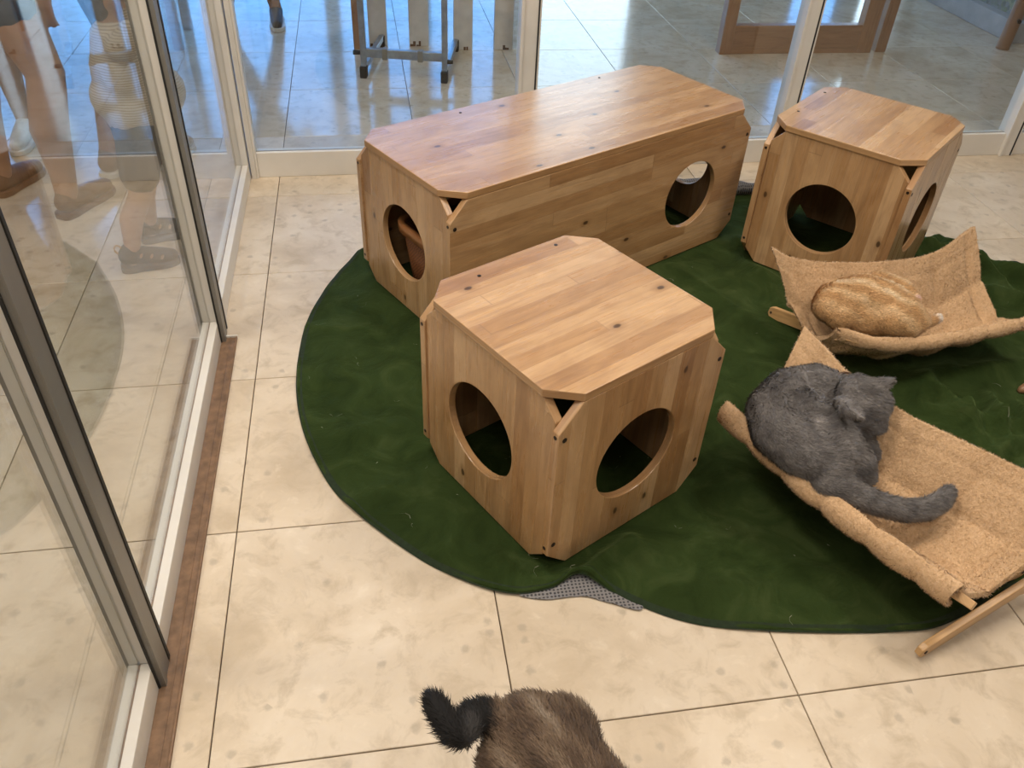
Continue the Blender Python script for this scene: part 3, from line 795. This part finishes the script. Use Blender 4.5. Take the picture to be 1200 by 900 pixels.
# grey cat curled up on the near hammock
G = [
  [P4(982, 458, .290, .046), P4(955, 453, .275, .060), P4(926, 461, .262, .068), P4(907, 482, .255, .070), P4(915, 506, .252, .071), P4(941, 526, .252, .070), P4(970, 544, .242, .062)],
  [P4(940, 486, .258, .072), P4(960, 504, .262, .072), P4(983, 530, .255, .066)],
  [P4(983, 530, .255, .063), P4(1002, 544, .235, .048), P4(1012, 557, .205, .031)],
  [P4(988, 500, .262, .046), P4(1010, 518, .228, .034), P4(1021, 532, .205, .022)],
  [P4(1004, 463, .328, .053), P4(1015, 474, .318, .053), P4(1022, 489, .300, .036), P4(1026, 498, .288, .026)],
  [P4(1005, 482, .312, .045)], [P4(1025, 472, .314, .043)],
  [P4(970, 562, .225, .044), P4(998, 578, .215, .033), P4(1028, 590, .206, .029), P4(1058, 598, .198, .028), P4(1084, 597, .197, .027), P4(1102, 588, .203, .024), P4(1112, 575, .215, .017)],
  [P4(1026, 459, .352, .020), P4(1035, 452, .366, .014), P4(1047, 444, .384, .006)], [P4(1016, 450, .356, .016), P4(1031, 447, .370, .011), P4(1047, 444, .384, .006)],
  [P4(992, 480, .358, .020), P4(1000, 483, .376, .014), P4(1009, 489, .394, .006)], [P4(983, 470, .352, .016), P4(996, 477, .374, .011), P4(1009, 489, .394, .006)],
]
tailA = np.array(at(985, 575, .21)); 
gcen = np.array(at(958, 502, .25))
def gcol(P):
    n = vnoise(P, 28, 1.3); n2 = vnoise(P, 90, 4.0)
    c = lerp3(n * .5 + .5 + .22 * n2, [(.2, (.095, .086, .083)), (.5, (.158, .146, .141)), (.85, (.235, .216, .205))])
    return c
def gcomb(P):
    d = P - gcen; t = np.stack([-d[:, 1], d[:, 0], 0 * d[:, 0]], axis=1)   # hair runs along the curl
    n = np.linalg.norm(t, axis=1)[:, None] + 1e-6
    right = np.tile(np.array([.75, -.6, -.1]), (len(P), 1))
    k = (np.linalg.norm(P - tailA, axis=1) < .32)[:, None] & (P[:, :1] > tailA[0] + .01)
    return np.where(k, right, t / n)
gcat, gb, goff = cat('grey_cat', 'plump blue grey short haired cat curled up on the near hammock', G, (), gcol, gcomb, .011, 90000, .0065, 4)
# dark inner ears, nose and closed eyes
def small(name, pos, r, mat, parent, off, sc=(1, 1, 1), rot=(0, 0, 0)):
    bm = bmesh.new(); bmesh.ops.create_icosphere(bm, subdivisions=2, radius=r)
    from mathutils import Euler
    mw = Matrix.Translation(Vector(pos) - Vector(off)) @ Euler(rot).to_matrix().to_4x4() @ Matrix.Diagonal((*sc, 1))
    return obj(name, bm, mat, parent, mw, smooth=True)
small('nose', at(1030, 503, .278), .007, 'eye', gb, goff)

for e_, sc_ in (((1005, 491, .360), (1.0, .7, 1.0)),): small('inner_ear', at(*e_), .011, 'eye', gb, goff, sc_, (0, .4, -.3))
ncen = np.array(at(986, 458, .290)); nax = np.array(at(1008, 466, .322)) - np.array(at(962, 452, .276)); nax /= np.linalg.norm(nax)
e1 = np.cross(nax, [0, 0, 1.0]); e1 /= np.linalg.norm(e1); e2 = np.cross(nax, e1)
cr = [Vector(ncen + .0475 * (e1 * math.cos(a_) + e2 * math.sin(a_)) - goff) for a_ in np.linspace(0, 2 * PI, 40)]
o = obj('collar', tubebm(cr, .0026, 6), 'chip', gcat, smooth=True); o['label'] = 'thin brown collar'
# ginger cat asleep on the far hammock, head tucked away
O = [
  [P4(972, 358, .235, .052), P4(988, 352, .245, .066), P4(1010, 349, .25, .074), P4(1034, 356, .245, .073), P4(1056, 367, .235, .060), P4(1072, 376, .215, .042)],
  [P4(1000, 366, .22, .058), P4(1040, 376, .205, .054), P4(1066, 382, .20, .038)],
  [P4(1028, 337, .25, .052), P4(1050, 343, .245, .048), P4(1064, 352, .24, .036)],
  [P4(1066, 379, .21, .032), P4(1080, 379, .21, .020), P4(1092, 376, .212, .0155), P4(1099, 373, .216, .014)],
  [P4(1046, 372, .235, .056), P4(1062, 380, .215, .044)], [P4(985, 366, .225, .054), P4(974, 350, .235, .048)],
  [P4(1068, 350, .256, .014), P4(1074, 349, .268, .009), P4(1078, 351, .275, .004)],
]
ocen = np.array(at(1015, 360, .22)); otip = np.array(at(1099, 373, .216)); oear = np.array(at(1076, 350, .270))
oax = np.array(at(1075, 378, .2)) - np.array(at(965, 352, .2)); oax /= np.linalg.norm(oax)
def ocol(P):
    d = P - ocen; u = d @ oax; v = d @ np.array([-oax[1], oax[0], 0]);
    n = vnoise(P, 14, 2.0); n2 = vnoise(P, 45, 5.0)
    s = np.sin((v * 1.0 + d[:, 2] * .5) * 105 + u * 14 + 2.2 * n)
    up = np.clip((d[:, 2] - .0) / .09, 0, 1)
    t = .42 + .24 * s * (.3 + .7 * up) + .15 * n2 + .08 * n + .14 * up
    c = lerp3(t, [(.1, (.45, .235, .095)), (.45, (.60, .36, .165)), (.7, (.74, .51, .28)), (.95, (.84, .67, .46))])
    wt = np.clip(1.6 - np.linalg.norm(P - otip, axis=1) / .014, 0, 1)[:, None]
    c = c * (1 - wt) + np.array([.88, .84, .78]) * wt
    we = np.clip(1.5 - np.linalg.norm(P - oear, axis=1) / .012, 0, 1)[:, None]
    return c * (1 - we) + np.array([.72, .45, .38]) * we
def ocomb(P):
    d = P - ocen; return np.tile(oax, (len(P), 1)) + np.stack([-d[:, 1], d[:, 0], 0 * d[:, 0]], axis=1) * 3
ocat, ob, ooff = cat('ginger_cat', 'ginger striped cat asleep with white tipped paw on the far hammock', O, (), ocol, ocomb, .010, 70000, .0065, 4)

# brown cat walking out of the lower edge of the photo
rump = np.array(at(626, 866, .225)); bd = np.array([.48, -.877, 0.0]); bs = np.array([.877, .48, 0.0])
def bp(f, s, z, r): q = rump + bd * f + bs * s; return (q[0], q[1], z, r)
Bc = [
  [bp(-.01, 0, .220, .074), bp(.05, 0, .220, .086), bp(.14, 0, .212, .089), bp(.24, 0, .212, .084), bp(.31, 0, .225, .078), bp(.37, 0, .255, .056), bp(.41, 0, .285, .056), bp(.445, 0, .285, .052), bp(.478, 0, .270, .030)],
  [bp(.015, -.045, .205, .072), bp(.05, -.065, .15, .055), bp(.075, -.068, .115, .036), bp(.02, -.068, .075, .022), bp(.03, -.068, .03, .018), bp(.055, -.068, .018, .019)],
  [bp(.015, .045, .205, .072), bp(.03, .065, .15, .055), bp(.05, .068, .115, .036), bp(-.01, .068, .075, .022), bp(-.005, .068, .03, .018), bp(.02, .068, .018, .019)],
  [bp(.29, -.045, .19, .05), bp(.29, -.055, .12, .032), bp(.285, -.055, .06, .02), bp(.29, -.055, .03, .017), bp(.315, -.055, .017, .019)],
  [bp(.29, .045, .19, .05), bp(.31, .055, .12, .032), bp(.325, .055, .06, .02), bp(.33, .055, .03, .017), bp(.355, .055, .017, .019)],
  [bp(.405, -.030, .325, .018), bp(.40, -.036, .345, .011), bp(.398, -.040, .362, .005)], [bp(.405, .030, .325, .018), bp(.40, .036, .345, .011), bp(.398, .040, .362, .005)],
  # tail: leaves the rump, dips and rises to its tip
  [P4(592, 846, .245, .034), P4(572, 838, .262, .028), P4(556, 838, .270, .025), P4(547, 850, .268, .024), P4(541, 861, .266, .0235), P4(531, 858, .275, .023), P4(522, 845, .288, .0225), P4(514, 831, .300, .021), P4(507, 819, .310, .015)],
]
troot = np.array(at(585, 838, .25)); tailpts = np.array([at(a, b, c) for a, b, c in ((556, 838, .27), (541, 861, .266), (531, 858, .275), (514, 831, .30), (507, 819, .31))])
def bcol(P):
    d = P - rump; f = d @ bd; s = d @ bs
    n = vnoise(np.c_[f * .3, s, P[:, 2]], 34, 6.0); n2 = vnoise(P, 60, 2.0)
    t = .52 + .46 * n + .16 * n2 + .25 * np.clip((np.abs(s) - .05) / .06, -1, 1) * 0
    c = lerp3(t, [(.1, (.045, .028, .018)), (.4, (.095, .060, .038)), (.65, (.165, .112, .072)), (.95, (.30, .24, .18))])
    dt = np.min(np.linalg.norm(P[:, None, :] - tailpts[None], axis=2), axis=1)
    tip = np.linalg.norm(P - tailpts[0], axis=1)
    k = np.clip((.055 - dt) / .02, 0, 1)[:, None] * np.clip((np.sum((P - troot) * np.array([-1, 0, 0]), axis=1) + .004) / .02, 0, 1)[:, None]
    g = np.clip(1 - np.linalg.norm(P - np.array(at(552, 856, .268)), axis=1) / .030, 0, 1)[:, None]
    tc = np.array([.006, .005, .005]) * (1 - g) + np.array([.09, .083, .08]) * g
    return c * (1 - k) + tc * k
def bcomb(P):
    a = np.tile(-bd + np.array([0, 0, -.15]), (len(P), 1)); return a
bcat, bb, boff = cat('brown_cat', 'dark brown cat with a black curled tail at the lower edge of the photo', Bc, (), bcol, bcomb, .016, 80000, .0075, 5)
for s_ in (-1, 1): small('eye', bp(.478, s_ * .022, .292, 0)[:3], .008, 'eye', bb, boff)
small('nose', bp(.508, 0, .268, 0)[:3], .007, 'eye', bb, boff)

# ------------------------------------------------------------------ people beyond the glass
def shoe(name, heel, toe, root, off, mat, sole, h=.07, wd=.042, dark=None):
    heel = np.array(heel); toe = np.array(toe); d = toe - heel; L = np.linalg.norm(d); d /= L; s = np.array([-d[1], d[0]])
    def q(f, z): return (heel[0] + d[0] * L * f - off[0], heel[1] + d[1] * L * f - off[1], z)
    ch = [[(*q(.16, .055), wd), (*q(.40, .052), wd * .95), (*q(.65, .043), wd * .88), (*q(.88, .036), wd * .70)], [(*q(.16, .06), wd * .9), (*q(.20, h + .012), wd * .86)]]
    me = blob(name, ch, .007, 4); 
    for v in me.vertices: v.co.z = max(v.co.z, .012)
    o = link(name, me, mat, root, smooth=True)
    pts = []
    for f, ww in ((0, .45), (.04, .8), (.16, 1.0), (.4, .9), (.65, 1.05), (.85, .95), (.96, .6), (1.0, .25)): pts.append((f, ww))
    ring = [(f, ww * wd * 1.04) for f, ww in pts] + [(f, -ww * wd * 1.04) for f, ww in pts[::-1]]
    bm = bmesh.new()
    def wv(f, l, z): p = q(f, z); return (p[0] + s[0] * l, p[1] + s[1] * l, z)
    a = [bm.verts.new(wv(f, l, .001)) for f, l in ring]; b = [bm.verts.new(wv(f, l, .024)) for f, l in ring]; n = len(a)
    bm.faces.new(a[::-1]); bm.faces.new(b)
    for k in range(n): bm.faces.new((a[k], a[(k + 1) % n], b[(k + 1) % n], b[k]))
    obj('sole', bm, sole, o, bevel=.004)
    return o
def person(label, hgt, face, feet, hip, skin, top, bottom, shoe_m, sole, short=True, arms='down', knees=None, hem=None, girth=1.0, loose=False):
    """feet: [(heel, toe)] on the floor; hip: (x, y) of the pelvis; face: unit facing direction"""
    k = hgt / 1.70
    root = thing('person', label, 'person', (hip[0], hip[1], 0), 0, 'people standing outside the glass'); off = (hip[0], hip[1])
    f = np.array(face, float); f /= np.linalg.norm(f); l = np.array([-f[1], f[0]])
    def q(fw, sd, z, r): return (f[0] * fw * k + l[0] * sd * k, f[1] * fw * k + l[1] * sd * k, z * k, r * k * girth)
    chains = [[q(0, 0, .92, .115), q(.0, 0, 1.05, .11), q(.01, 0, 1.22, .125), q(0, 0, 1.36, .10), q(.0, 0, 1.44, .058), q(.01, 0, 1.50, .052), q(.015, 0, 1.55, .062)],
              [q(0, -.10, .94, .085), q(0, .10, .94, .085)], [q(0, -.16, 1.37, .055), q(0, .16, 1.37, .055)]]
    hd = q(.02, 0, 1.595, 0); ell = [ellm(hd[:3], (.078 * k, .078 * k, .108 * k)), ellm(q(.028, 0, 1.555, 0)[:3], (.062 * k, .062 * k, .075 * k))]
    chains += [[q(.10, 0, 1.585, .012), q(.112, 0, 1.57, .012)]]
    for s_ in (-1, 1): chains.append([q(.0, s_ * .082, 1.60, .017), q(.0, s_ * .085, 1.57, .014)])
    legs = []
    for i, (h_, t_) in enumerate(feet):
        h_ = np.array(h_); t_ = np.array(t_); an = h_ + (t_ - h_) * .22 - np.array(off)
        side = 1 if (an @ l) > 0 else -1
        if len(feet) == 2: side = -1 if i == 0 else 1
        hp = q(0, side * .095, .90, .088)
        kn = ((hp[0] + an[0]) / 2 + f[0] * .03 * k, (hp[1] + an[1]) / 2 + f[1] * .03 * k, .48 * k, .058 * k * girth)
        if knees and knees[i]: kn = (knees[i][0] - off[0], knees[i][1] - off[1], knees[i][2], .058 * k * girth)
        cf = (an[0] * .45 + kn[0] * .55 - f[0] * .022 * k, an[1] * .45 + kn[1] * .55 - f[1] * .022 * k, .34 * k, .060 * k * girth)
        legs.append([hp, ((hp[0] + kn[0]) / 2, (hp[1] + kn[1]) / 2, .70 * k, .078 * k * girth), kn, cf, (an[0] * .85 + kn[0] * .15, an[1] * .85 + kn[1] * .15, .17 * k, .042 * k * girth), (an[0], an[1], .085 * k, .037 * k * girth), (an[0], an[1], .055 * k, .036 * k)])
    chains += legs
    armc = []
    for s_ in (-1, 1):
        if arms == 'down':
            a = [q(0, s_ * .175, 1.36, .052), q(-.01, s_ * .225, 1.10, .041), q(.05, s_ * .235, .88, .030), q(.06, s_ * .235, .82, .028)]
            hc = q(.065, s_ * .235, .78, 0); dn = np.array([0, 0, -1.0]); fo = f
        else:
            a = [q(0, s_ * .165, 1.37, .055), q(.13, s_ * .20, 1.50, .046), q(.22, s_ * .19, 1.70, .038), q(.23, s_ * .19, 1.75, .035)]
            hc = q(.235, s_ * .19, 1.79, 0); dn = np.array([0, 0, 1.0]); fo = -f
        armc.append(a); chains.append(a)
        hc = np.array(hc[:3]); sd3 = np.array([l[0], l[1], 0]); 
        chains.append([(*(hc - dn * .03 * k), .026 * k), (*(hc + dn * .012 * k), .03 * k)])
        for fi, (o_, ln) in enumerate(((-.027, .062), (-.009, .073), (.009, .069), (.027, .054))):
            b0 = hc + sd3 * o_ * k + dn * .03 * k; b1 = b0 + dn * ln * .55 * k; b2 = b1 + dn * ln * .42 * k + np.array([fo[0], fo[1], 0]) * .012 * k
            chains.append([(*b0, .0095 * k), (*b1, .0088 * k), (*b2, .0075 * k)])
        t0 = hc - dn * .005 * k - sd3 * s_ * .026 * k; t1 = t0 - sd3 * s_ * .024 * k + dn * .03 * k; t2 = t1 + dn * .026 * k
        chains.append([(*t0, .012 * k), (*t1, .0105 * k), (*t2, .0085 * k)])
    me = blob('body', chains, .0085 * max(k, .75), 3, ell); body = link('body', me, skin, root, smooth=True)
    # clothes
    e = .012
    def gr(ch, d): return [(c[0], c[1], c[2], c[3] + d) for c in ch]
    hemz = hem if hem is not None else .52 * k
    pc = [[q(0, 0, 1.02, .125), q(0, 0, .92, .128)], [q(0, -.10, .93, .105), q(0, .10, .93, .105)]]
    for lg in legs:
        seq = gr(lg, .018 if short else .014); out = [seq[0]]
        for a, b in zip(seq, seq[1:]):
            if b[2] >= hemz: out.append(b)
            else:
                t = (a[2] - hemz) / (a[2] - b[2]); out.append(tuple(a[i] + (b[i] - a[i]) * t for i in range(4))); break
        pc.append(out)
    link('shorts' if short else 'trousers', blob('pants', pc, .011 * max(k, .7), 4), bottom, root, smooth=True)
    sc = [[q(.0, 0, .98, .140), q(.0, 0, 1.10, .135), q(.01, 0, 1.24, .140), q(0, 0, 1.37, .108), q(0, 0, 1.40, .08)], [q(0, -.08, .98, .125), q(0, .08, .98, .125)], [q(0, -.07, 1.2, .12), q(0, .07, 1.2, .12)], [q(0, -.155, 1.37, .066), q(0, .155, 1.37, .066)]]
    sell = [ellm(q(.06, 0, 1.06, 0)[:3], (.27 * k, .20 * k, .20 * k), (0, 0, math.atan2(f[1], f[0]))), ellm(q(.03, 0, 1.2, 0)[:3], (.20 * k, .17 * k, .22 * k), (0, 0, math.atan2(f[1], f[0])))] if loose else []
    for a in armc:
        b0, b1 = np.array(a[0]), np.array(a[1]); sc.append([tuple(b0 + np.array([0, 0, 0, .014 * k])), tuple(b0 + (b1 - b0) * .6 + np.array([0, 0, 0, .016 * k]))])
    link('shirt', blob('shirt', sc, .011 * max(k, .7), 4, sell), top, root, smooth=True)
    he = [ellm(q(-.012, 0, 1.625, 0)[:3], (.088 * k, .088 * k, .092 * k)), ellm(q(-.03, 0, 1.56, 0)[:3], (.075 * k, .078 * k, .09 * k))]
    link('hair', blob('hair', [], .010 * max(k, .7), 2, he), 'hair', root, smooth=True)
    for s_ in (-1, 1): small('eye', q(.092, s_ * .03, 1.60, 0)[:3], .010 * k, 'eye', body, (0, 0, 0))
    for h_, t_ in feet: shoe('shoe', h_, t_, root, off, shoe_m, sole, .08 * (k if k > .7 else .8), .043 * (k if k > .7 else .78))
    return root, body
child, cb = person('small child in striped shirt and dark shorts standing behind the left glass', .93, (.92, .38),
       [((-.500, 1.86), (-.310, 1.905)), ((-.47, 2.06), (-.285, 2.12))], (-.365, 1.97), 'skin2', 'striped', 'navy', 'shoe_black', 'sole_grey', True, 'up', None, .335, 1.22, True)
for (h_, t_) in (((-.500, 1.86), (-.310, 1.905)), ((-.47, 2.06), (-.285, 2.12))):
    h_ = np.array(h_); t_ = np.array(t_); d_ = (t_ - h_); n_ = np.array([d_[1], -d_[0]]) / np.linalg.norm(d_)
    c0 = h_ + d_ * .03; ring = [Vector((c0[0] + .365 + d_[0] / np.linalg.norm(d_) * .012 * math.cos(a_), c0[1] - 1.97, .085 + .016 * math.sin(a_))) for a_ in np.linspace(0, 2 * PI, 14)]
    o = obj('heel_loop', tubebm(ring, .003, 6), 'wood_leg', child, smooth=True); o['label'] = 'tan heel loop'
    for fr, zz in ((.38, .062), (.55, .055), (.72, .046)):
        p_ = h_ + d_ * fr + n_ * .027
        small('strap_gap', (p_[0] + .365, p_[1] - 1.97, zz), .011, 'skin2', child, (0, 0, 0), (.45, .6, 1.0), (0, .5, 0))
person('adult with bare calf and brown shoes standing behind the child', 1.68, (.49, .87), [((-.795, 2.255), (-.655, 2.505)), ((-1.08, 2.46), (-.97, 2.70))], (-.90, 2.42), 'skin', 'shirt_grey', 'denim', 'shoe_brown', 'shoe_brown', True, 'down', [(-.725, 2.355, .52), None], .76, 1.16)
person('adult in pale shoes standing at the left border of the photo', 1.75, (-.2, -1), [((-1.34, 3.16), (-1.33, 2.88)), ((-1.12, 3.14), (-1.11, 2.85))], (-1.25, 3.12), 'skin', 'shirt_grey', 'navy', 'sole_white', 'sole_white', True, 'down', None, .62)
person('adult in denim knee shorts standing between the child and the far glass', 1.70, (.3, 1), [((-.70, 2.60), (-.62, 2.86)), ((-.49, 2.66), (-.40, 2.92))], (-.56, 2.78), 'skin', 'shirt_grey', 'denim', 'shoe_brown', 'sole_white', True, 'down', None, .47)
person('adult in black sneakers with white soles far behind the glass', 1.72, (.1, -1), [((-.135, 4.86), (-.112, 4.56)), ((-.42, 4.80), (-.38, 4.50))], (-.26, 4.86), 'skin', 'shirt_grey', 'navy', 'shoe_black', 'sole_white', True, 'down', None, .6)

# ------------------------------------------------------------------ things beyond the far glass
st = thing('metal_stand', 'grey steel stand with crossbar and black rubber feet behind the glass', 'stand', (.60, 3.75, 0), -.22)
for s_ in (-1, 1):
    x = s_ * .218
    box('upright', (x - .015, x + .015, -.015, .015, .02, 1.25), 'steel', st, .003)
    bt = box('foot_bar', (x - .014, x + .014, -.03, .52, .035, .065), 'steel', st, .003)
    box('rubber_foot', (x - .018, x + .018, -.045, .005, 0, .06), 'rubber', bt, .004)
    box('rubber_foot', (x - .018, x + .018, .485, .535, 0, .06), 'rubber', bt, .004)
cbx = box('crossbar', (-.205, .205, -.022, .008, .105, .150), 'steel', st, .003)
for x in (-.10, .09): box('clamp', (x - .014, x + .014, -.028, .012, .098, .156), 'alu_grey', cbx, .003)
box('crossbar', (-.205, .205, -.015, .015, .9, .94), 'steel', st, .003)
obj('knob', cylbm((-.27, -.01, .125), (-.233, -.01, .125), .013, .011, 10), 'rubber', st)
obj('knob', cylbm((.233, -.01, .105), (.262, -.01, .105), .012, .010, 10), 'rubber', st)
wt = thing('white_table', 'worn white table on board legs and brown corner legs behind the steel stand', 'table', (.85, 4.3, 0))
for xa, xb, y in ((.425, .532, 4.30), (.66, .774, 4.29), (.914, 1.025, 4.21), (1.153, 1.265, 4.21)):
    lg = box('leg', (xa - .85, xb - .85, y - 4.3, y - 4.3 + .03, 0, .74), 'whitewood', wt, .003)
    for k in range(4):
        cx = random.uniform(xa, xb - .02) - .85
        box('chipped_edge', (cx, cx + random.uniform(.008, .02), y - 4.3 - .001, y - 4.3 + .005, 0, random.uniform(.006, .03)), 'chip', lg, 0)
box('table_top', (-.53, .50, -.27, .38, .74, .77), 'whitewood', wt, .004)
for x, y in ((.335, 4.24), (1.272, 4.05), (.335, 4.62), (1.272, 4.62)):
    o = box('corner_leg', (x - .85, x - .85 + .055, y - 4.3, y - 4.3 + .04, 0, .74), 'wood_red', wt, .003, grain='z'); o['label'] = 'brown wooden corner leg'
wf_ = thing('wooden_stand', 'reddish brown open wooden stand behind the right hide box', 'stand', (3.05, 4.12, 0))
box('bottom_rail', (-.52, .46, -.03, .03, 0, .165), 'wood_red', wf_, .004, grain='x')
for xa, xb in ((-.535, -.46), (.36, .46)): box('post', (xa, xb, -.035, .035, 0, 1.4), 'wood_red', wf_, .004, grain='z')
box('post', (.50, .57, -.02, .05, 0, 1.4), 'wood_red', wf_, .004, grain='z')
box('top_rail', (-.535, .57, -.03, .03, 1.3, 1.4), 'wood_red', wf_, .004, grain='x')
wp = thing('wooden_post', 'brown wooden post standing before the grey plinth', 'post', (4.47, 4.15, 0))
obj('shaft', cylbm((0, 0, 0), (.12, .05, 1.6), .042, .042, 20), 'wood_red', wp, smooth=False)
obj('bolt', cylbm((.0, -.06, .18), (.012, -.035, .18), .012, .012, 10), 'screw', wp)
# rounded wooden tip reaching in at the right border
a, b = at(1197, 457, .020), at(1262, 425, .10)
pg = thing('wooden_peg', 'brown rounded wooden tip on the blanket at the right border of the photo', 'peg', (a.x, a.y, 0))
off = Vector((a.x, a.y, 0)); d = (b - a)
bm = tubebm([a - off - d * .06, a - off, a - off + d * .12, b - off], [.006, .013, .016, .020], 14); bm.normal_update(); uvbox(bm, 'x')
obj('shaft', bm, 'wood_red', pg, smooth=True)
